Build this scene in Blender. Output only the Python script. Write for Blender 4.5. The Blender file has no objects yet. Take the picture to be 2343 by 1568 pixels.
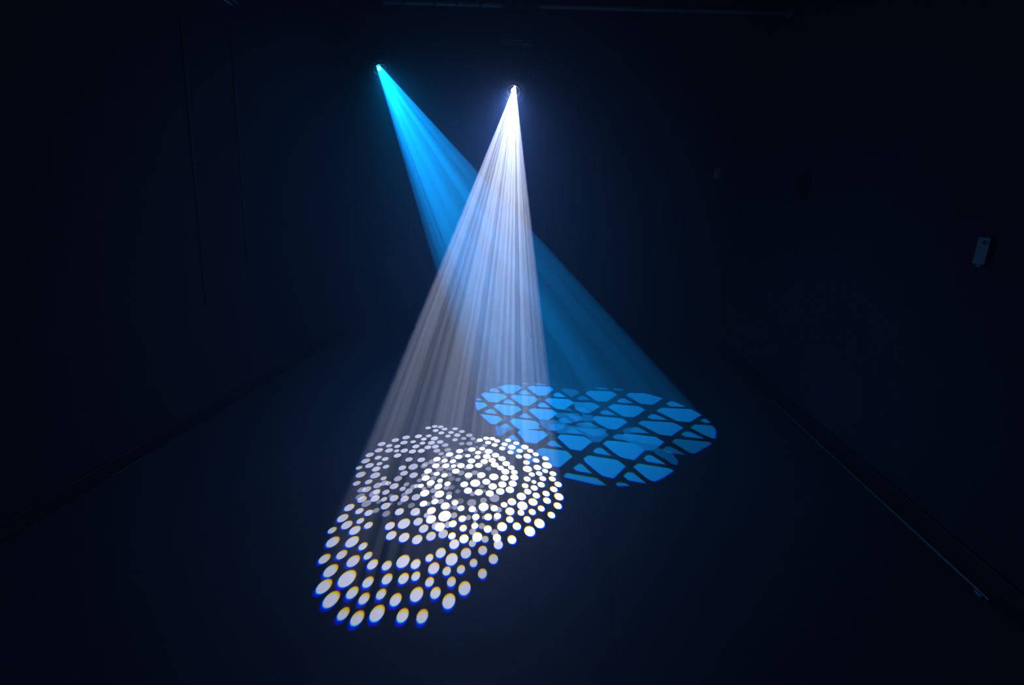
import bpy, bmesh, math
import numpy as np
from mathutils import Vector, Matrix

# ------------------------------------------------------------------ scene, camera, world, lamps
sc = bpy.context.scene
COL = sc.collection
sc.view_settings.view_transform = 'Standard'
sc.view_settings.look = 'None'
sc.view_settings.exposure = 0.0
sc.view_settings.gamma = 1.0
sc.view_settings.use_curve_mapping = False
cy = sc.cycles
cy.max_bounces = 6
cy.diffuse_bounces = 3
cy.glossy_bounces = 3
cy.volume_bounces = 0
cy.transmission_bounces = 4
cy.sample_clamp_indirect = 3.0
cy.use_denoising = True
cy.use_adaptive_sampling = False
cy.adaptive_threshold = 0.004
cy.use_light_tree = True

CAM_R = ((0.99485623, -0.07196172, 0.0712923), (0.08685525, 0.24381789, -0.96592391), (0.05212721, 0.96714753, 0.248814))          # rows: world axes expressed in camera axes
cam_d = bpy.data.cameras.new('camera')
cam = bpy.data.objects.new('camera', cam_d)
COL.objects.link(cam)
cam_d.sensor_width = 36.0
cam_d.lens = 1240.0 / 2343.0 * 36.0
cam_d.clip_start = 0.02
cam_d.clip_end = 100
m = Matrix(CAM_R).to_4x4()
m.translation = (0, 0, 1.6)
cam.matrix_world = m
sc.camera = cam

HAZE_DENSITY = 0.075
world = bpy.data.worlds.new('hazy_air')
sc.world = world
world.use_nodes = True
nt = world.node_tree
nt.nodes.clear()
wo = nt.nodes.new('ShaderNodeOutputWorld')
bg = nt.nodes.new('ShaderNodeBackground')
bg.inputs[0].default_value = (0, 0, 0, 1)
vs = nt.nodes.new('ShaderNodeVolumeScatter')       # the thin theatrical haze that makes the beams visible
vs.inputs['Color'].default_value = (0.76, 0.90, 1.0, 1)
vs.inputs['Density'].default_value = HAZE_DENSITY
vs.inputs['Anisotropy'].default_value = 0.3
nt.links.new(bg.outputs[0], wo.inputs['Surface'])
nt.links.new(vs.outputs[0], wo.inputs['Volume'])
world.cycles.volume_sampling = 'EQUIANGULAR'

# gobo plates of the two projectors, in the plane of each projector's own lens (tangent of the angle off its axis)
# dots: u, v, radius (x 1e-4), transmitted light (x 1e-3)
DOTS = (1265,-1219,63,513,1114,-1192,50,514,1100,-1370,62,489,958,-1487,65,472,756,-1564,64,506,617,-1488,50,515,770,-1373,45,533,916,-1322,60,493,
969,-1196,49,511,591,-1359,49,484,660,-1244,59,500,1206,-1043,61,538,1041,-1064,60,532,914,-1072,42,529,796,-1098,58,523,652,-1098,57,522,
514,-1138,57,514,1272,-906,59,562,1104,-860,49,566,977,-844,48,567,837,-958,57,546,1238,-757,59,528,610,-889,54,466,417,-910,58,461,
997,-725,40,588,1116,-666,56,602,1232,-597,41,556,974,-607,55,610,864,-676,44,536,615,-687,53,496,468,-734,68,406,312,-821,47,225,
316,-772,48,229,533,-580,52,463,1114,-467,61,539,908,-481,62,533,379,-560,57,441,759,-441,38,538,563,-464,53,355,919,-352,45,596,
1056,-305,44,568,763,-305,50,470,701,-359,48,395,644,-360,37,460,396,-376,36,286,540,-323,54,531,252,-473,37,227,224,-577,47,243,
184,-527,54,1236,191,-375,38,1300,279,-350,44,262,243,-368,37,391,408,-301,35,240,700,-1895,55,423,595,-1974,56,373,471,-1978,56,372,
363,-1909,55,377,519,-1820,55,429,380,-1755,54,418,161,-1953,56,348,199,-1804,53,361,219,-1664,51,374,-5,-1876,55,304,53,-1729,62,315,
-177,-1764,64,243,51,-1563,50,319,-100,-1633,50,224,-277,-1657,52,178,-106,-1457,48,207,-241,-1487,59,186,-369,-1564,43,137,576,-1608,52,453,
438,-1541,67,414,439,-1396,63,402,295,-1448,59,358,448,-1252,57,448,328,-1293,58,393,174,-1366,57,269,260,-1181,56,324,83,-1236,56,199,
161,-1111,45,258,72,-1033,50,137,-63,-1036,40,106,-234,-1300,45,118,-392,-1386,43,96,-532,-1468,50,141,-384,-1197,39,61,-537,-1259,42,80,
-238,-1136,45,103,-319,-1005,27,85,228,-888,57,221,94,-892,45,165,-60,-910,41,110,-188,-896,45,143,-336,-821,35,169,-612,-959,45,87,
-685,-857,45,135,56,-743,57,173,-68,-772,41,114,-124,-770,37,114,-286,-703,53,164,-121,-645,42,155,-36,-686,35,94,-495,-738,50,174,
-187,-570,46,73,-279,-562,38,147,-418,-617,38,144,-586,-650,42,119,78,-542,44,172,121,-630,33,179,-48,-467,34,189,71,-391,36,233,
-163,-390,38,233,-239,-408,40,77,-642,-479,38,101,-414,-1629,56,990,-525,-1712,57,1059,-646,-1720,57,1059,-743,-1658,56,1077,-581,-1573,56,1098,
-712,-1517,56,1117,-504,-1366,52,965,-326,-1311,63,978,-128,-1231,61,949,16,-1115,60,980,-628,-1302,70,1083,-452,-1242,52,998,-297,-1127,44,978,
-152,-1074,59,992,-618,-1158,66,1127,-463,-1118,51,1034,-762,-1216,64,1213,178,-964,57,971,43,-943,48,976,-94,-950,48,996,-387,-1004,61,1068,
-721,-1069,61,1159,-595,-1021,60,1119,-776,-964,62,1197,-521,-913,58,1099,-387,-868,57,1057,-246,-864,58,1056,-135,-836,41,1009,-13,-826,55,1011,
140,-804,56,1019,-873,-903,53,1221,-201,-730,55,1043,209,-673,56,1062,62,-634,43,1074,-60,-619,45,1079,-411,-672,56,1123,-601,-701,61,1175,
-792,-691,68,1242,-33,-508,38,1118,80,-447,53,1141,-157,-463,43,1136,-49,-396,52,1135,-393,-483,54,1193,-541,-528,70,1240,-694,-577,57,1224,
-798,-499,59,1259,-951,-1712,58,1068,-894,-1570,57,1106,-861,-1432,56,1146,-1114,-1643,58,1093,-1035,-1499,69,1131,-1274,-1541,69,1128,-1017,-1339,53,1180,
-1179,-1410,56,1164,-1371,-1440,57,1163,-1466,-1351,55,1196,-1166,-1240,54,1219,-1312,-1272,67,1214,-1460,-1179,55,1254,-1628,-1259,56,1235,-1295,-1100,54,1274,
-1634,-1080,80,1192,-1469,-1002,62,1321,-1305,-942,72,1335,-1589,-936,47,1241,-878,-1140,63,1243,-958,-1022,62,1289,-1047,-936,52,1326,-958,-829,61,1309,
-1098,-836,52,1312,-1370,-825,47,1271,-1487,-863,51,1263,-1705,-892,54,1150,-955,-692,59,1306,-1101,-722,60,1300,-1295,-717,52,1311,-1533,-758,51,1248,
-1679,-773,53,1131,-931,-556,59,1301,-1081,-593,59,1353,-1394,-670,36,1336,-1262,-575,47,1370,-1498,-628,53,1298,-1752,-670,54,1111,-1392,-551,50,1387,
-1672,-563,53,1145,-470,-378,54,1237,-622,-369,54,1244,-773,-369,54,1274,-913,-423,58,1294,-543,-331,37,199,-694,-402,30,130,-334,-346,35,105,
-409,-191,46,83,-845,-298,66,216,-706,-243,45,192,-562,-186,58,195,-235,-287,39,201,-337,-175,42,209,-247,-237,37,1090,-352,-158,40,1122,
-370,-90,35,216,-448,-87,42,1152,-589,-92,44,1224,-632,-69,27,218,-725,-144,62,1347,-726,-75,27,174,-819,-180,23,140,-861,-139,46,1282,
-922,-125,38,244,-982,-207,42,1396,-388,21,41,299,-500,54,43,1213,-567,30,34,226,-654,11,43,1272,-802,-7,46,1313,-755,4,28,224,
-913,-34,43,1333,-897,5,31,225,-653,67,20,229,-665,126,39,1249,-409,131,43,1246,-357,148,41,392,-540,170,40,1267,-746,119,38,250,
-819,148,44,1343,-654,199,38,321,-903,180,40,289,-980,100,56,1403,-718,254,53,1395,-579,290,48,1410,-441,273,39,1234,-491,358,51,681,
-679,328,38,422,-807,269,38,364,-934,239,44,1394,-956,311,49,591,-1044,-470,58,1343,-1296,-469,50,1355,-1206,-374,63,1328,-1412,-416,50,1320,
-1552,-468,50,1240,-1725,-437,63,1064,-1551,-348,52,1222,-1081,-268,56,1371,-1360,-300,59,1301,-1684,-281,53,1049,-1219,-223,66,1329,-1462,-211,44,1205,
-1061,-119,56,1371,-1200,-115,42,1307,-1343,-144,44,1228,-1581,-129,47,1027,-1065,-3,43,1279,-1276,-30,44,1201,-1421,5,62,1101,-1152,74,48,1211,
-1300,118,62,1110,-1100,240,48,1121,87,-260,58,1149,-108,-270,60,1185,-8,-317,43,265,129,-333,30,264,-65,-216,38,206,305,-266,48,378,
406,-289,39,268,589,-210,43,553,334,-197,40,207,435,-131,51,567,298,-137,49,537,494,-161,30,196,171,-181,52,458,34,-96,45,1288,
-22,-100,33,214,-94,-145,43,1195,-166,-156,39,280,-244,-97,53,1288,-295,-87,39,144,325,-66,30,203,473,-5,50,623,432,-42,22,219,
169,-52,40,175,405,96,42,261,268,51,49,680,84,29,54,599,43,52,32,151,-102,-10,50,1107,-74,56,37,454,-142,105,55,1232,
-284,43,72,1431,547,-100,36,574,277,238,49,778,138,193,64,668,-7,150,50,595,-105,226,50,612,-228,178,47,475,-275,186,54,1191,
203,341,50,758,58,347,52,760,-88,353,51,711,-218,301,50,597,-339,261,51,491,858,-223,51,526,917,-207,47,348,711,-204,43,486,
719,-169,62,309,861,-102,51,289,812,-64,51,658,663,-96,50,720,719,-13,52,327,589,-56,31,219,878,67,52,768,730,99,42,774,
609,108,43,744,545,67,35,305,634,218,37,776,849,208,53,776,744,281,52,796,512,259,42,786,616,330,52,843,850,357,38,771,
746,473,56,859,557,450,59,883,420,481,39,856,696,632,45,858,566,579,44,837,313,562,37,829,418,622,53,850,559,720,54,887,
221,631,45,852,84,627,42,793,-48,575,59,777,519,839,55,933,370,764,68,942,171,772,43,863,19,732,43,789,-124,713,44,783,
387,918,57,921,251,858,44,875,6,844,38,786,127,887,40,843,-136,869,45,795,223,995,40,840,97,1010,46,846,-37,967,53,829,
-244,961,44,763,-178,586,44,780,-286,518,37,723,-381,459,49,636,-508,507,58,632,-634,434,52,492,-800,388,46,416,-920,460,47,411,
-363,603,51,675,-492,614,38,622,-622,586,38,523,-730,517,38,455,-832,600,42,415,-225,684,38,735,-367,716,38,687,-562,694,39,546,
-293,816,53,737,-449,790,43,669,-692,731,53,536,-582,835,53,621,-401,951,44,652,)
FACETS = (
(599,-203,-1732,-518,-1713,-705,-1544,-635,-1386,-163,-1247,-42,-1338),
(530,157,-1677,-26,-1730,-69,-1664,20,-1445,200,-1571),
(621,525,-1576,363,-1632,57,-1354,117,-1174,535,-1071,666,-1188),
(504,813,-1420,693,-1467,743,-1298,847,-1369),
(598,934,-1322,794,-1218,819,-1064,1168,-979,1159,-1040),
(639,1079,-893,922,-925,865,-883,949,-691,1114,-822),
(657,1258,-848,997,-610,1035,-468,1287,-407,1361,-455),
(643,-328,-1237,-529,-1271,-565,-1227,-454,-1004,-263,-1130),
(747,38,-1144,-124,-1184,-429,-919,-340,-752,90,-643,198,-738),
(670,413,-1035,222,-1083,180,-1035,278,-827,426,-964),
(748,748,-976,598,-1012,310,-755,371,-594,777,-515,861,-601),
(721,-759,-1348,-912,-1386,-1244,-1115,-1154,-961,-668,-824,-532,-918),
(381,-852,-1604,-985,-1580,-1040,-1503,-945,-1486,-861,-1547),
(401,-1146,-1440,-1247,-1417,-1302,-1256,-1251,-1243,-1100,-1357),
(151,-1404,-1195,-1484,-1176,-1533,-1066,-1423,-1113),
(658,-838,-766,-1029,-821,-1083,-775,-968,-565,-795,-676),
(816,-66,-582,-241,-624,-304,-589,-208,-398,-41,-500),
(700,-443,-681,-596,-712,-913,-466,-819,-306,-355,-216,-242,-311),
(873,281,-512,129,-538,-150,-304,-77,-158,324,-78,436,-165),
(711,657,-421,486,-467,434,-429,509,-257,665,-364),
(841,952,-376,814,-412,554,-160,583,-54,666,-16,729,63,1002,-59,1064,-90,1038,-234),
(341,1341,-362,1272,-317,1128,-344,1091,-316,1149,-150,1261,-139,1570,-85,1542,-150),
(298,1272,-317,1128,-344,1091,-316,1140,-215,1215,-218,1273,-265),
(108,965,-541,754,-472,870,-257,1038,-234,1065,-339),
(877,1174,-37,1017,-83,750,136,802,252,1205,329,1306,223),
(617,1481,5,1320,-15,1298,11,1370,170,1466,72),
(169,696,130,683,169,724,291,776,234),
(223,-1277,-880,-1442,-898,-1553,-736,-1458,-575,-1051,-491),
(269,-1106,-433,-1301,-448,-1335,-414,-1235,-229,-1048,-346),
(479,-1515,-498,-1755,-542,-2088,-289,-1996,-139,-1415,-41,-1286,-149),
(271,-1996,-591,-2066,-583,-2221,-476,-2157,-387,-2001,-477),
(350,-2269,-353,-2320,-361,-2415,-213,-2347,-209,-2251,-286),
(532,-1628,27,-1834,0,-1893,33,-1765,237,-1579,99),
(631,-1166,108,-1408,77,-1702,353,-1620,474,-1104,543,-974,446),
(505,-800,162,-975,145,-1024,186,-919,358,-744,235),
(638,-414,230,-576,207,-871,468,-797,585,-348,634,-265,568,-311,405),
(431,-847,-341,-1019,-234,-1154,-135,-1069,21,-599,98,-505,27,-542,-116),
(116,-1000,-232,-1154,-135,-1062,17,-788,71,-857,-93),
(145,-552,-122,-712,-149,-775,-103,-647,102,-505,27),
(278,-289,-240,-493,-221,-435,-85),
(293,-139,-178,-261,-103,-312,138,-43,196,38,154,-18,32,99,-48,50,-122),
(267,-182,-61,-312,-76,-415,0,-328,136,-75,185,-96,111),
(309,-477,43,-567,183,-414,230,-316,319,-182,212,-90,183,-312,138),
(535,161,-3,13,-13,-35,22,50,184,200,107),
(330,492,-165,343,-79,206,-36,202,60,152,185,252,186,382,222,567,220,659,148,629,46),
(275,511,63,381,32,221,159,382,222,554,226,578,157),
(385,-18,219,-207,271,-259,307,-182,460,5,356,69,263),
(161,-82,270,-207,271,-252,304,-169,453,-22,361),
(335,245,181,107,278,30,334,-198,485,-220,578,-111,601,-90,668,299,733,376,682,277,530,347,434,590,296,588,233,396,216),
(293,410,307,256,279,204,313,283,466,409,387),
(272,176,319,95,343,-132,533,-117,605,107,644,208,564,166,446),
(731,728,357,591,327,334,523,335,589,378,674,773,743,873,650),
(644,1048,399,901,376,864,403,935,575,1071,463),
(698,1363,457,1232,437,967,655,1028,776,1430,848,1497,786,1441,682,1430,572),
(653,1270,934,1116,912,1088,936,1169,1109,1298,991),
(605,1564,982,1451,963,1210,1183,1246,1306,1342,1253,1559,1007),
(395,1648,48,1550,132,1386,275,1416,361,1679,404,1755,404,1744,298,1727,189),
(507,1691,529,1567,506,1508,564,1577,683,1687,598),
(465,1654,732,1609,753,1666,819,1701,772),
(98,875,299,747,377,892,378),
(744,939,870,870,863,794,859,574,1066,559,1101,619,1209,1026,1272,1101,1187,1001,934),
(695,626,820,470,802,430,834,519,1002,651,869),
(758,289,772,141,756,24,828,-106,953,-107,1032,-37,1129,357,1184,440,1080,408,980),
(514,-47,728,-196,716,-269,765,-338,762,-625,1016,-555,1140,-273,1176,-124,1177,-42,1131,-107,1032,-108,941,-98,867,-18,779),
(200,-220,770,-346,770,-625,1016,-549,1137,-401,1150,-264,1044,-251,915,-143,931),
(299,-397,699,-546,678,-705,727,-738,759,-672,922,-466,803,-350,768),
(263,-524,739,-694,726,-738,759,-670,918,-490,793),
(710,199,1218,56,1202,20,1230,101,1408,242,1279),
(709,546,1258,396,1245,171,1460,169,1509,442,1520,636,1513,665,1483,643,1418),
(693,862,1298,726,1282,680,1318,777,1487,904,1368),
(515,1107,1335,1046,1338,990,1385,1002,1426,1137,1372),
(272,-135,1182,-284,1181,-325,1298,-130,1439,-14,1472,23,1439,-45,1334,-56,1261),
(312,-297,1224,-433,1210,-481,1240,-398,1414,-257,1300),
(370,-654,1184,-818,1170,-1121,1428,-1035,1449,-549,1454,-510,1424),
(531,-2105,-46,-2316,-72,-2543,91,-2517,373,-1985,431,-1853,312),
(606,-2240,523,-2442,505,-2491,537,-2375,743,-2165,607),
(640,-1728,587,-1966,566,-2316,829,-2170,1001,-1653,1030,-1538,927),
(596,-1307,633,-1502,613,-1548,650,-1458,841,-1258,701),
(599,-896,683,-1072,664,-1411,914,-1401,977,-1339,1068,-859,1106,-757,1012),
(488,-1873,1083,-2019,1080,-2039,1099,-1906,1186,-1837,1142),
(504,-1441,1112,-1625,1100,-1790,1210,-1783,1255,-1607,1335,-1309,1414,-1282,1387,-1328,1269),
(530,-1048,1143,-1211,1135,-1262,1176,-1171,1346,-1003,1207),
)


def soft_disc_image(name, half, n, chroma):
    """The light let through the round holes of the dotted gobo, seen through a three-facet prism."""
    img = np.zeros((n, n, 3), np.float32)
    px = 2 * half / n
    a = np.array(DOTS, float).reshape(-1, 4)
    c = np.array(chroma['centre'])
    for u, v, r, w in a:
        u, v, r, w = u * 1e-4, v * 1e-4, r * 1e-4, w * 1e-3
        for ch in range(3):
            k = chroma['scale'][ch]
            k = k * np.hypot(u - c[0], v - c[1]) / 0.25
            uu, vv = c + (np.array([u, v]) - c) * (1 + k)
            soft = px * 0.8 + 0.00012 + abs(k) * np.hypot(uu - c[0], vv - c[1]) * 0.28
            i0, i1 = int((uu - r - 4 * soft + half) / px), int((uu + r + 4 * soft + half) / px) + 2
            j0, j1 = int((vv - r - 4 * soft + half) / px), int((vv + r + 4 * soft + half) / px) + 2
            i0, j0, i1, j1 = max(i0, 0), max(j0, 0), min(i1, n), min(j1, n)
            X = (np.arange(i0, i1) + .5) * px - half
            Y = (np.arange(j0, j1) + .5) * px - half
            d = np.hypot(X[None, :] - uu, Y[:, None] - vv)
            img[j0:j1, i0:i1, ch] += w * np.clip((r - d) / (2 * soft) + .5, 0, 1)
    return img

def facet_image(name, half, n, chroma):
    """The light let through the angular windows of the facet gobo."""
    img = np.zeros((n, n, 3), np.float32)
    px = 2 * half / n
    c = np.array(chroma['centre'])
    for f in FACETS:
        w = f[0] * 1e-3
        P0 = np.array(f[1:], float).reshape(-1, 2) * 1e-4
        for ch in range(3):
            P = c + (P0 - c) * (1 + chroma['scale'][ch])
            lo, hi = P.min(0) - 6 * px, P.max(0) + 6 * px
            i0, i1 = max(int((lo[0] + half) / px), 0), min(int((hi[0] + half) / px) + 2, n)
            j0, j1 = max(int((lo[1] + half) / px), 0), min(int((hi[1] + half) / px) + 2, n)
            X, Y = np.meshgrid((np.arange(i0, i1) + .5) * px - half, (np.arange(j0, j1) + .5) * px - half)
            inside = np.zeros(X.shape, bool)
            dist = np.full(X.shape, 1e9)
            for q in range(len(P)):
                x0, y0 = P[q]; x1, y1 = P[(q + 1) % len(P)]
                if y0 != y1:
                    cr = ((Y > y0) != (Y > y1)) & (X < (x1 - x0) * (Y - y0) / (y1 - y0) + x0)
                    inside ^= cr
                dx, dy = x1 - x0, y1 - y0
                t = np.clip(((X - x0) * dx + (Y - y0) * dy) / (dx * dx + dy * dy + 1e-20), 0, 1)
                dist = np.minimum(dist, np.hypot(X - x0 - t * dx, Y - y0 - t * dy))
            sd = np.where(inside, dist, -dist)
            soft = px * 1.0 + 0.0004
            img[j0:j1, i0:i1, ch] += w * np.clip(sd / (2 * soft) + .5, 0, 1)
    return img

def gobo_texture(name, rgb):
    n = rgb.shape[0]
    im = bpy.data.images.new(name, n, n, alpha=False, float_buffer=True)
    im.colorspace_settings.name = 'Non-Color'
    buf = np.ones((n, n, 4), np.float32)
    buf[:, :, :3] = rgb
    im.pixels.foreach_set(buf.ravel())
    im.update()
    im.pack()
    return im

def projector_lamp(name, loc, aim, image, half, cone, power, tint):
    """A spot lamp whose light passes through a gobo."""
    L = bpy.data.lights.new(name, 'SPOT')
    L.energy = power
    L.spot_size = math.radians(cone)
    L.spot_blend = 0.0
    L.shadow_soft_size = 0.0
    L.use_nodes = True
    t = L.node_tree
    t.nodes.clear()
    N = t.nodes.new
    out = N('ShaderNodeOutputLight')
    em = N('ShaderNodeEmission')
    tc = N('ShaderNodeTexCoord')
    sep = N('ShaderNodeSeparateXYZ')
    t.links.new(tc.outputs['Normal'], sep.inputs[0])
    def math_(op, a, b):
        q = N('ShaderNodeMath'); q.operation = op
        for i, s in enumerate((a, b)):
            if isinstance(s, (int, float)): q.inputs[i].default_value = s
            elif s is not None: t.links.new(s, q.inputs[i])
        return q.outputs[0]
    az = math_('ABSOLUTE', sep.outputs[2], None)
    u = math_('DIVIDE', sep.outputs[0], az)
    v = math_('DIVIDE', sep.outputs[1], az)
    comb = N('ShaderNodeCombineXYZ')
    t.links.new(math_('MULTIPLY_ADD', u, FLIP / (2 * half)), comb.inputs[0])
    t.links.new(math_('MULTIPLY_ADD', v, FLIP / (2 * half)), comb.inputs[1])
    for l in comb.inputs[0].links, comb.inputs[1].links:
        l[0].from_node.inputs[2].default_value = 0.5
    tex = N('ShaderNodeTexImage')
    tex.image = image
    tex.extension = 'CLIP'
    tex.interpolation = 'Linear'
    t.links.new(comb.outputs[0], tex.inputs['Vector'])
    tin = N('ShaderNodeMix'); tin.data_type = 'RGBA'; tin.blend_type = 'MULTIPLY'
    tin.inputs['Factor'].default_value = 1
    t.links.new(tex.outputs['Color'], tin.inputs['A'])
    tin.inputs['B'].default_value = (*tint, 1)
    t.links.new(tin.outputs['Result'], em.inputs['Color'])
    em.inputs['Strength'].default_value = 1
    t.links.new(em.outputs[0], out.inputs[0])
    o = bpy.data.objects.new(name, L)
    COL.objects.link(o)
    z = (Vector(loc) - Vector(aim)).normalized()
    x = Vector((0, 0, 1)).cross(z).normalized()
    y = z.cross(x)
    mm = Matrix((x, y, z)).transposed().to_4x4()
    mm.translation = loc
    o.matrix_world = mm
    return o, mm

FLIP = 1.0
WHITE_LAMP = (-0.5405, 5.8657, 2.7640)
WHITE_AIM = (-0.6099, 2.5174, 0)
BLUE_LAMP = (-1.9852, 5.8695, 2.9390)
BLUE_AIM = (0.1429, 3.9717, 0)
W_HALF, B_HALF = 0.205, 0.28
white_img = gobo_texture('dotted gobo', soft_disc_image('w', W_HALF, 2048, dict(centre=(-0.0035, -0.1526), scale=(0.0, 0.0025, 0.0105))) )
blue_img = gobo_texture('facet gobo', facet_image('b', B_HALF, 2048, dict(centre=(-0.1, 0.0), scale=(0.0, 0.0, 0.008))))
WHITE_POWER, BLUE_POWER = 14000.0, 22500.0
white_lamp, WM = projector_lamp('white_beam_lamp', WHITE_LAMP, WHITE_AIM, white_img, W_HALF, 24.3, WHITE_POWER, (0.93, 0.95, 1.28))
blue_lamp, BM = projector_lamp('blue_beam_lamp', BLUE_LAMP, BLUE_AIM, blue_img, B_HALF, 29.2, BLUE_POWER, (0.003, 0.34, 1.0))

def glow_fill_lamp(name, M, power, tint, width, slope):
    """Extra lamp added at the lens to fill in the hazy glow around the beam: strongest along the beam, fading smoothly to the side."""
    L = bpy.data.lights.new(name, 'SPOT')
    L.energy = power
    L.color = tint
    L.spot_size = math.radians(176)
    L.spot_blend = 1.0
    L.shadow_soft_size = 0.0
    L.use_nodes = True
    t = L.node_tree
    em = t.nodes['Emission']
    tc = t.nodes.new('ShaderNodeTexCoord')
    sep = t.nodes.new('ShaderNodeSeparateXYZ')
    t.links.new(tc.outputs['Normal'], sep.inputs[0])
    prev = None
    def op(o_, a, b=None):
        q = t.nodes.new('ShaderNodeMath'); q.operation = o_
        for i, s in enumerate((a, b)):
            if s is None: continue
            if isinstance(s, (int, float)): q.inputs[i].default_value = s
            else: t.links.new(s, q.inputs[i])
        return q.outputs[0]
    z2 = op('MULTIPLY', sep.outputs[2], sep.outputs[2])
    r2 = op('DIVIDE', op('SUBTRACT', 1.0, z2), op('MAXIMUM', z2, 1e-4))      # tan^2 of the angle off the beam axis
    k = op('ADD', op('MULTIPLY', r2, 1 / width ** 2), 1.0)
    t.links.new(op('DIVIDE', 1.0, op('POWER', k, slope)), em.inputs['Strength'])
    o = bpy.data.objects.new(name, L)
    COL.objects.link(o)
    m2 = M.copy()
    m2.translation = M.translation - M.to_3x3() @ Vector((0, 0, 0.165))
    o.matrix_world = m2
    return o
glow_fill_lamp('white_glow_fill', WM, 190.0, (0.19, 0.40, 1.3), 0.32, 1.35)  # added fill lamps, stand in for light scattered widely by the haze
glow_fill_lamp('blue_glow_fill', BM, 190.0, (0.0, 0.38, 1.0), 0.32, 1.35)

# ------------------------------------------------------------------ helpers
def mat(name, col, rough=0.7, spec=0.4, metal=0.0, noise=None, bump=None, emit=None):
    m = bpy.data.materials.new(name)
    m.use_nodes = True
    t = m.node_tree
    b = t.nodes['Principled BSDF']
    b.inputs['Base Color'].default_value = (*col, 1)
    b.inputs['Roughness'].default_value = rough
    b.inputs['Specular IOR Level'].default_value = spec
    b.inputs['Metallic'].default_value = metal
    tc = t.nodes.new('ShaderNodeTexCoord')
    if noise:
        scale, lo, hi = noise
        n = t.nodes.new('ShaderNodeTexNoise')
        n.inputs['Scale'].default_value = scale
        n.inputs['Detail'].default_value = 3
        t.links.new(tc.outputs['Object'], n.inputs['Vector'])
        r = t.nodes.new('ShaderNodeMapRange')
        r.inputs['From Min'].default_value = 0.3
        r.inputs['From Max'].default_value = 0.7
        r.inputs['To Min'].default_value = lo
        r.inputs['To Max'].default_value = hi
        t.links.new(n.outputs['Fac'], r.inputs['Value'])
        mx = t.nodes.new('ShaderNodeMix'); mx.data_type = 'RGBA'; mx.blend_type = 'MULTIPLY'
        mx.inputs['Factor'].default_value = 1
        mx.inputs['A'].default_value = (*col, 1)
        cc = t.nodes.new('ShaderNodeCombineColor')
        for i in range(3): t.links.new(r.outputs[0], cc.inputs[i])
        t.links.new(cc.outputs[0], mx.inputs['B'])
        t.links.new(mx.outputs['Result'], b.inputs['Base Color'])
    if bump:
        scale, st, dist = bump
        n = t.nodes.new('ShaderNodeTexNoise')
        n.inputs['Scale'].default_value = scale
        t.links.new(tc.outputs['Object'], n.inputs['Vector'])
        bp = t.nodes.new('ShaderNodeBump')
        bp.inputs['Strength'].default_value = st
        bp.inputs['Distance'].default_value = dist
        t.links.new(n.outputs['Fac'], bp.inputs['Height'])
        t.links.new(bp.outputs[0], b.inputs['Normal'])
    if emit:
        b.inputs['Emission Color'].default_value = (*emit[:3], 1)
        b.inputs['Emission Strength'].default_value = emit[3]
    return m

def box(bm, lo, hi, mtx=None, bevel=0.0):
    c = [(a + b) / 2 for a, b in zip(lo, hi)]
    s = [b - a for a, b in zip(lo, hi)]
    g = bmesh.ops.create_cube(bm, size=1.0)['verts']
    bmesh.ops.scale(bm, vec=s, verts=g)
    bmesh.ops.translate(bm, vec=c, verts=g)
    if bevel > 0:
        es = list({e for v in g for e in v.link_edges})
        r = bmesh.ops.bevel(bm, geom=es, offset=bevel, segments=3, profile=0.5, affect='EDGES')
        g = list({v for f in r['faces'] for v in f.verts} | {v for v in g if v.is_valid})
    if mtx is not None:
        bmesh.ops.transform(bm, matrix=mtx, verts=g)
    return g

def lathe(bm, prof, mtx=None, n=40, closed=False):
    """prof: (radius, z) pairs turned about Z."""
    rings = []
    for r, z in prof:
        rings.append([bm.verts.new((r * math.cos(2 * math.pi * k / n), r * math.sin(2 * math.pi * k / n), z)) for k in range(n)])
    for a, b in zip(rings, rings[1:]):
        for k in range(n):
            bm.faces.new((a[k], a[(k + 1) % n], b[(k + 1) % n], b[k]))
    if not closed:
        bm.faces.new(rings[0][::-1]); bm.faces.new(rings[-1])
    vs_ = [v for r in rings for v in r]
    if mtx is not None:
        bmesh.ops.transform(bm, matrix=mtx, verts=vs_)

def tube(bm, pts, rad, n=14):
    pts = [Vector(p) for p in pts]
    rings = []
    for i, p in enumerate(pts):
        d = (pts[min(i + 1, len(pts) - 1)] - pts[max(i - 1, 0)]).normalized()
        a = d.cross(Vector((0, 0, 1)) if abs(d.z) < .9 else Vector((1, 0, 0))).normalized()
        b = d.cross(a)
        rings.append([bm.verts.new(p + a * rad * math.cos(2 * math.pi * k / n) + b * rad * math.sin(2 * math.pi * k / n)) for k in range(n)])
    for r0, r1 in zip(rings, rings[1:]):
        for k in range(n):
            bm.faces.new((r0[k], r0[(k + 1) % n], r1[(k + 1) % n], r1[k]))
    bm.faces.new(rings[0][::-1]); bm.faces.new(rings[-1])

def make(name, build, material, parent=None, smooth=True, origin=(0, 0, 0)):
    bm = bmesh.new()
    build(bm)
    bmesh.ops.recalc_face_normals(bm, faces=bm.faces)
    bmesh.ops.translate(bm, vec=-Vector(origin), verts=bm.verts)
    me = bpy.data.meshes.new(name)
    bm.to_mesh(me); bm.free()
    if smooth:
        for p in me.polygons: p.use_smooth = True
        try: me.set_sharp_from_angle(angle=math.radians(35))
        except Exception: pass
    me.materials.append(material)
    o = bpy.data.objects.new(name, me)
    COL.objects.link(o)
    if parent is not None:
        o.parent = parent
        o.location = Vector(origin) - parent.location
    else:
        o.location = origin
    return o

def tag(o, label, cat, group=None):
    o['label'] = label; o['category'] = cat
    if group: o['group'] = group
    return o

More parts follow.
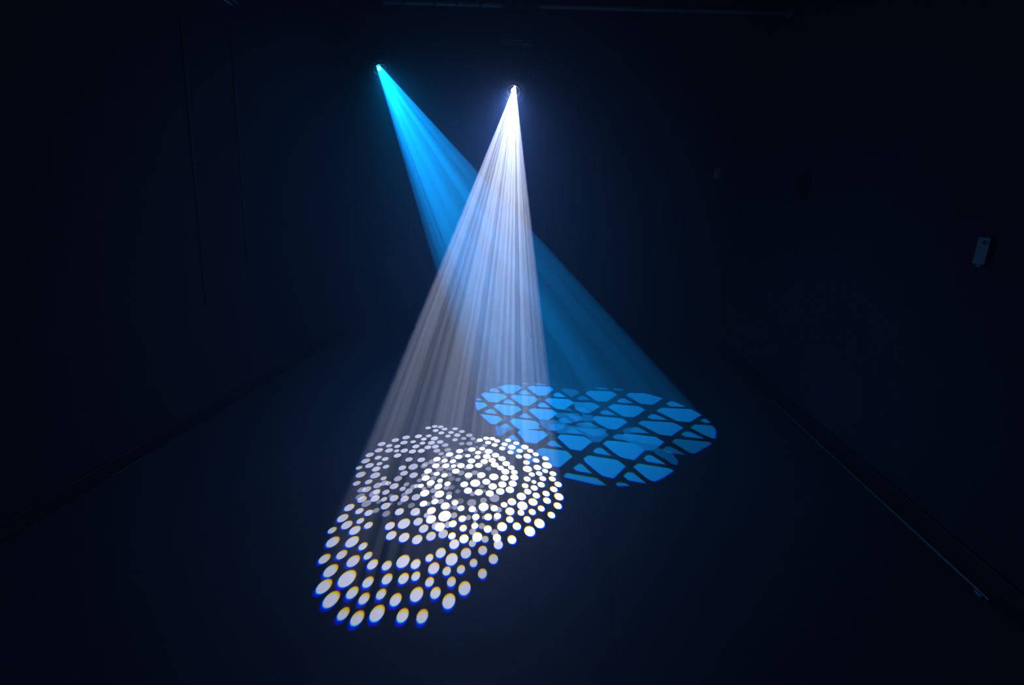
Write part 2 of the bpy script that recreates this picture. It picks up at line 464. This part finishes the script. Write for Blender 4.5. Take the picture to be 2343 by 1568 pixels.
def empty(name, loc, label, cat, group=None):
    o = bpy.data.objects.new(name, None)
    o.location = loc; o.empty_display_size = 0.1
    COL.objects.link(o)
    return tag(o, label, cat, group)

def struct(o):
    o['kind'] = 'structure'
    return o

# ------------------------------------------------------------------ materials
M_floor = mat('matte dark stage floor', (0.029, 0.038, 0.050), 0.62, 0.25, noise=(430, 0.0, 2.1), bump=(300, 0.3, 0.002))
M_wall = mat('dark painted wall', (0.018, 0.025, 0.037), 0.8, 0.2, noise=(6, 0.85, 1.15), bump=(90, 0.15, 0.003))
M_ceil = mat('black painted ceiling', (0.012, 0.012, 0.013), 0.9, 0.1, noise=(5, 0.8, 1.2))
M_base = mat('black baseboard', (0.006, 0.006, 0.007), 0.5, 0.25, noise=(20, 0.9, 1.1))
M_trimg = mat('satin grey edge strip', (0.10, 0.10, 0.11), 0.35, 0.6, noise=(20, 0.9, 1.1))
M_seam = mat('semi gloss dark strip', (0.024, 0.031, 0.044), 0.6, 0.15, noise=(15, 0.9, 1.1))
M_black = mat('black moulded plastic', (0.022, 0.022, 0.024), 0.45, 0.4, noise=(40, 0.85, 1.15))
M_rubber = mat('black tape', (0.006, 0.006, 0.006), 0.8, 0.2, noise=(60, 0.8, 1.2))
M_bezel = mat('dark grey lens bezel', (0.10, 0.10, 0.11), 0.35, 0.5, noise=(60, 0.9, 1.1))
M_steel = mat('grey painted steel pipe', (0.26, 0.27, 0.29), 0.5, 0.4, metal=0.1, noise=(15, 0.85, 1.1))
M_clamp = mat('worn aluminium clamp', (0.35, 0.36, 0.38), 0.4, 0.5, metal=0.6, noise=(30, 0.8, 1.1))
M_mark = mat('pale red marking', (0.9, 0.7, 0.65), 0.5, 0.4, noise=(80, 0.9, 1.1))
M_orange = mat('orange plate', (0.9, 0.32, 0.2), 0.5, 0.4, noise=(40, 0.9, 1.1))
M_plate = mat('pale plastic plate', (0.20, 0.22, 0.25), 0.5, 0.4, noise=(40, 0.95, 1.05))
M_window = mat('dark plastic window', (0.01, 0.01, 0.012), 0.3, 0.4, noise=(40, 0.95, 1.05))
M_paper = mat('off white paper', (0.75, 0.75, 0.76), 0.8, 0.2, noise=(40, 0.95, 1.05))
def lens_glass(name, glow, r0):
    """Clear front lens: light passes straight through, its lit centre glows, the rest only reflects."""
    m = bpy.data.materials.new(name)
    m.use_nodes = True
    t = m.node_tree
    t.nodes.clear()
    N = t.nodes.new
    out, tr, gl, em, ad, mx = N('ShaderNodeOutputMaterial'), N('ShaderNodeBsdfTransparent'), N('ShaderNodeBsdfGlossy'), N('ShaderNodeEmission'), N('ShaderNodeAddShader'), N('ShaderNodeMixShader')
    gl.inputs['Roughness'].default_value = 0.15
    mx.inputs[0].default_value = 0.06
    tc, ln, rp = N('ShaderNodeTexCoord'), N('ShaderNodeVectorMath'), N('ShaderNodeMapRange')
    ln.operation = 'LENGTH'
    t.links.new(tc.outputs['Object'], ln.inputs[0])
    t.links.new(ln.outputs['Value'], rp.inputs['Value'])
    rp.inputs['From Min'].default_value = r0
    rp.inputs['From Max'].default_value = r0 * 1.25
    rp.inputs['To Min'].default_value = glow[3]
    rp.inputs['To Max'].default_value = 0.0
    em.inputs['Color'].default_value = (*glow[:3], 1)
    t.links.new(rp.outputs[0], em.inputs['Strength'])
    t.links.new(tr.outputs[0], mx.inputs[1]); t.links.new(gl.outputs[0], mx.inputs[2])
    t.links.new(mx.outputs[0], ad.inputs[0]); t.links.new(em.outputs[0], ad.inputs[1])
    t.links.new(ad.outputs[0], out.inputs['Surface'])
    return m
M_wlens = lens_glass('clear lens lit white', (0.85, 0.92, 1.0, 25), 0.021)
M_blens = lens_glass('clear lens lit blue', (0.03, 0.45, 1.0, 12), 0.020)

# ------------------------------------------------------------------ room
M_glint = mat('grey glint strip', (0.05, 0.06, 0.075), 0.5, 0.3, noise=(15, 0.9, 1.1))  # paler than the other strips: a glint put into the colour
X0, X1, Y0, Y1, ZC, TH = -2.41, 2.04, -2.6, 6.5, 3.95, 0.12
struct(make('floor', lambda b: box(b, (X0 - TH, Y0 - TH, -TH), (X1 + TH, Y1 + TH, 0)), M_floor, smooth=False))
struct(make('ceiling', lambda b: box(b, (X0 - TH, Y0 - TH, ZC), (X1 + TH, Y1 + TH, ZC + TH)), M_ceil, smooth=False))
struct(make('wall_back', lambda b: box(b, (X0, Y1, 0), (X1, Y1 + TH, ZC)), M_wall, smooth=False))
struct(make('wall_front', lambda b: box(b, (X0, Y0 - TH, 0), (X1, Y0, ZC)), M_wall, smooth=False))
struct(make('wall_left', lambda b: box(b, (X0 - TH, Y0 - TH, 0), (X0, Y1 + TH, ZC)), M_wall, smooth=False))
struct(make('wall_right', lambda b: box(b, (X1, Y0 - TH, 0), (X1 + TH, Y1 + TH, ZC)), M_wall, smooth=False))

def baseboard(name, lo, hi):
    return struct(make(name, lambda b: box(b, lo, hi, bevel=0.004), M_base))
baseboard('baseboard_right', (X1 - 0.018, Y0, 0), (X1, Y1, 0.135))
baseboard('baseboard_left', (X0, Y0, 0), (X0 + 0.018, Y1 - 0.0, 0.09))
struct(make('trim_1', lambda b: tube(b, [(X1 - 0.026, 2.22, 0.008), (X1 - 0.026, 3.0, 0.008), (X1 - 0.026, 4.8, 0.008)], 0.008), M_trimg))
struct(make('trim_2', lambda b: tube(b, [(X0 + 0.024, 2.55, 0.004), (X0 + 0.022, 2.85, 0.004)], 0.004), M_glint))  # short pale strip added for the shine on the baseboard edge

def seam(k, lo, hi, specks, ax):
    s = struct(make('trim_%d' % k, lambda b: box(b, lo, hi, bevel=0.003), M_seam if k < 5 else M_glint))
    for p in specks:
        q = make('screw_head', lambda b: lathe(b, [(0.004, 0), (0.0038, 0.0015), (0.002, 0.0025)],
                 Matrix.Translation(p) @ Matrix.Rotation(math.radians(90), 4, ax[0]) @ Matrix.Rotation(ax[1], 4, 'X'), n=12), M_paper)
        q.parent = s
    return s
seam(3, (X0, 3.515, 0.8), (X0 + 0.006, 3.545, 2.6), [(X0 + 0.006, 3.53, 1.72), (X0 + 0.006, 3.53, 1.01)], ('Y', 0))
seam(4, (X0, 4.055, 0.8), (X0 + 0.006, 4.085, 2.7), [(X0 + 0.006, 4.07, 2.14), (X0 + 0.006, 4.07, 1.83), (X0 + 0.006, 4.07, 1.04)], ('Y', 0))
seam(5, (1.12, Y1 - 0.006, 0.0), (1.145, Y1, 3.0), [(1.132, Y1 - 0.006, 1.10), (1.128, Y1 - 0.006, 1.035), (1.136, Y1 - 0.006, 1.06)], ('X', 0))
seam(6, (1.355, Y1 - 0.006, 0.45), (1.385, Y1, 1.7), [], ('X', 0))  # both back strips are added pale lines for light on drape folds

# ------------------------------------------------------------------ things on the walls and floor
t = empty('wall_control', (X1, 2.81, 1.495), 'pale upright control plate with small dark window on the right wall', 'wall control')
make('cover', lambda b: box(b, (X1 - 0.022, 2.768, 1.432), (X1, 2.848, 1.56), bevel=0.004), M_plate, t)
make('display', lambda b: box(b, (X1 - 0.0235, 2.785, 1.527), (X1 - 0.021, 2.81, 1.548), bevel=0.0006), M_window, t)
make('bracket', lambda b: box(b, (X1 - 0.012, 2.80, 1.418), (X1, 2.835, 1.434), bevel=0.002), M_plate, t)
make('clip', lambda b: box(b, (X1 - 0.014, 2.853, 1.428), (X1, 2.862, 1.446), bevel=0.002), M_plate, t)

t = empty('wall_bracket', (X0, 4.04, 2.87), 'small pale metal bracket high on the left wall at the top edge of the picture', 'bracket')
make('wall_plate', lambda b: box(b, (X0, 3.98, 2.845), (X0 + 0.006, 4.10, 2.93), bevel=0.002), M_clamp, t)
make('arm', lambda b: box(b, (X0 + 0.004, 3.99, 2.852), (X0 + 0.06, 4.09, 2.864), bevel=0.002), M_clamp, t)

t = empty('wall_box', (X1, 4.94, 1.85), 'flat black box fixed to the right wall above head-high haze', 'wall box')
t['label'] = 'flat black box fixed high on the right wall'
make('housing', lambda b: box(b, (X1 - 0.05, 4.86, 1.76), (X1, 5.04, 1.965), bevel=0.004), M_window, t)
make('edge_strip', lambda b: box(b, (X1 - 0.053, 4.855, 1.77), (X1 - 0.049, 4.862, 1.955), bevel=0.001), M_trimg, t)

tag(make('wall_plate', lambda b: box(b, (1.672, Y1 - 0.012, 1.99), (1.735, Y1, 2.095), bevel=0.003), M_orange),
    'small upright orange plate on the dark back wall', 'plate')
tag(make('paper_scrap', lambda b: box(b, (-0.0035, -0.001, 0), (0.0035, 0.001, 0.0008), Matrix.Translation((-0.852, 1.427, 0)) @ Matrix.Rotation(math.radians(52), 4, 'Z')), M_paper, smooth=False),
    'tiny pale sliver of litter on the floor near the front edge', 'litter')
tag(make('paper_fleck', lambda b: box(b, (-0.003, -0.003, 0), (0.003, 0.003, 0.0008), Matrix.Translation((1.798, 4.292, 0))), M_paper, smooth=False),
    'tiny bright fleck on the floor beside the right baseboard', 'litter')
tag(make('floor_clip', lambda b: box(b, (X1 - 0.05, 2.24, 0), (X1 - 0.03, 2.285, 0.012), bevel=0.003), M_clamp),
    'small grey metal clip on the floor where the right edge strip ends', 'clip')

# ------------------------------------------------------------------ hanging pipe
PY, PZ = 5.97, 3.487
pipe = empty('lighting_pipe', (-0.2, PY, PZ), 'long grey horizontal pipe under the ceiling carrying both spotlights', 'pipe')
make('tube', lambda b: tube(b, [(X0 + 0.02, PY, PZ), (-0.2, PY, PZ), (X1 - 0.02, PY, PZ)], 0.024, n=24), M_steel, pipe)
for s in (X0, X1):
    sg = 1 if s < 0 else -1
    make('wall_flange', lambda b: lathe(b, [(0.055, 0), (0.055, 0.012), (0.03, 0.016), (0.03, 0.05)],
         Matrix.Translation((s, PY, PZ)) @ Matrix.Rotation(math.radians(90 * sg), 4, 'Y'), n=28), M_clamp, pipe)
for px_, lab in ((-1.706, 'black tie on the pipe closest to the blue spotlight'), (-1.39, 'black tie on the pipe, second from the blue spotlight'),
                 (-1.17, 'black tie on the pipe, second from the white spotlight'), (-0.93, 'black tie on the pipe closest to the white spotlight')):
    tag(make('cable_tie', lambda b: (lathe(b, [(0.0248, -0.012), (0.028, -0.010), (0.028, 0.010), (0.0248, 0.012)],
         Matrix.Translation((px_, PY, PZ)) @ Matrix.Rotation(math.radians(90), 4, 'Y'), n=24),
         box(b, (px_ - 0.006, PY - 0.034, PZ + 0.01), (px_ + 0.006, PY - 0.024, PZ + 0.022), bevel=0.001)), M_rubber),
        lab, 'tie', 'ties around the pipe')

def clamp(b, x, z0=-0.075):
    lathe(b, [(0.0245, -0.022), (0.036, -0.022), (0.036, 0.022), (0.0245, 0.022), (0.0245, -0.022)],
          Matrix.Translation((x, PY, PZ)) @ Matrix.Rotation(math.radians(90), 4, 'Y'), n=28, closed=True)
    box(b, (x - 0.018, PY - 0.022, PZ + z0), (x + 0.018, PY + 0.022, PZ - 0.03), bevel=0.004)

t = empty('pipe_clamp', (1.03, PY, PZ), 'empty metal hook clamp hanging on the right end of the ceiling pipe', 'clamp')
make('clamp_body', lambda b: clamp(b, 1.03), M_clamp, t)
make('wing_bolt', lambda b: (tube(b, [(1.03, PY - 0.02, PZ - 0.055), (1.03, PY - 0.06, PZ - 0.055)], 0.005),
                             box(b, (1.012, PY - 0.066, PZ - 0.062), (1.048, PY - 0.058, PZ - 0.048), bevel=0.002)), M_clamp, t)

# ------------------------------------------------------------------ moving head spotlights
def moving_head(label, lens, LM, lens_mat, yaw):
    """LM: matrix of the beam at the lens (local -Z is the beam)."""
    back = LM.to_3x3() @ Vector((0, 0, 1))
    lens = Vector(lens) - back * 0.15
    pivot = lens + back * 0.255
    x = pivot.x
    t = empty('moving_head_spotlight', (x, PY, PZ), label, 'spotlight')
    R = Matrix.Translation(pivot) @ Matrix.Rotation(yaw, 4, 'Z') @ Matrix.Translation(-pivot)
    zt = PZ - 0.065
    zb = pivot.z + 0.25
    cyy = pivot.y
    for s in (-1, 1):
        make('hook_clamp', lambda b: clamp(b, x + s * 0.11), M_clamp, t)
    def base(b):
        box(b, (x - 0.17, cyy - 0.12, zb + 0.012), (x + 0.17, cyy + 0.12, zt), bevel=0.022)
        box(b, (x - 0.155, cyy - 0.128, zb + 0.03), (x + 0.155, cyy + 0.128, zt - 0.03), bevel=0.01)
    make('base', base, M_black, t)
    dsp = make('display', lambda b: box(b, (x - 0.045, cyy - 0.131, zb + 0.06), (x + 0.045, cyy - 0.127, zb + 0.10), bevel=0.001), M_window, t)
    make('marking', lambda b: box(b, (x - 0.045, cyy - 0.1325, zb + 0.05), (x + 0.045, cyy - 0.1275, zb + 0.054)), M_mark, t, smooth=False)
    def yoke(b):
        lathe(b, [(0.075, zb - 0.022), (0.085, zb - 0.012), (0.085, zb + 0.014)], Matrix.Translation((x, cyy, 0)), n=36)
        box(b, (x - 0.20, cyy - 0.06, zb - 0.06), (x + 0.20, cyy + 0.06, zb - 0.012), R, bevel=0.018)
    make('yoke', yoke, M_black, t)
    for s in (-1, 1):
        def arm(b):
            box(b, (x + s * 0.17 - 0.028, cyy - 0.058, pivot.z - 0.075), (x + s * 0.17 + 0.028, cyy + 0.058, zb - 0.03), R, bevel=0.02)
        a = make('yoke_arm', arm, M_black, t)
        k = make('lock_mark', lambda b: box(b, (x + s * 0.185 - 0.003, cyy - 0.062, pivot.z - 0.005), (x + s * 0.185 + 0.003, cyy - 0.0575, pivot.z + 0.028), R, bevel=0.001), M_mark)
        k.parent = a
        k.location = -(Vector(a.location) + t.location)
    # head: turned body along the beam, slightly flattened sides, vents
    HM = LM.copy(); HM.translation = lens
    def head(b):
        lathe(b, [(0.066, 0.052), (0.072, 0.004), (0.100, -0.006), (0.112, 0.006), (0.120, 0.03), (0.126, 0.10), (0.132, 0.20),
                  (0.134, 0.29), (0.126, 0.36), (0.104, 0.42), (0.07, 0.445)], HM, n=48, closed=True)
        lathe(b, [(0.07, 0.445), (0.0705, 0.4475)], HM, n=48)
        for k in range(5):
            lathe(b, [(0.1335 - k * 0.001, 0.27 + k * 0.016), (0.137 - k * 0.0015, 0.274 + k * 0.016), (0.1335 - k * 0.001, 0.278 + k * 0.016)], HM, n=48, closed=True)
        box(b, (-0.148, -0.045, 0.215), (0.148, 0.045, 0.295), HM, bevel=0.015)
    hd = make('head', head, M_black, t)
    def bz(b):
        lathe(b, [(0.108, -0.004), (0.114, -0.012), (0.119, -0.004), (0.119, 0.012)], HM, n=56, closed=True)
    r1 = make('bezel_ring', bz, M_bezel); r1.parent = hd; r1.location = -(Vector(hd.location) + t.location)
    r2 = make('lens_ring', lambda b: lathe(b, [(0.060, 0.012), (0.060, -0.010), (0.067, -0.014), (0.073, -0.008), (0.073, 0.004)], HM, n=56, closed=True), M_bezel)
    r2.parent = hd; r2.location = -(Vector(hd.location) + t.location)
    lo = make('lens', lambda b: lathe(b, [(0.060, 0.012), (0.050, 0.006), (0.036, 0.002), (0.020, 0.0002), (0.0005, 0.0)], HM, n=48), lens_mat, t, origin=lens)
    return t

moving_head('spotlight whose blue beam crosses behind, farther left on the pipe', BLUE_LAMP, BM, M_blens, math.radians(8))
moving_head('spotlight throwing the bright white dotted beam, hung right of the blue one', WHITE_LAMP, WM, M_wlens, math.radians(-3))
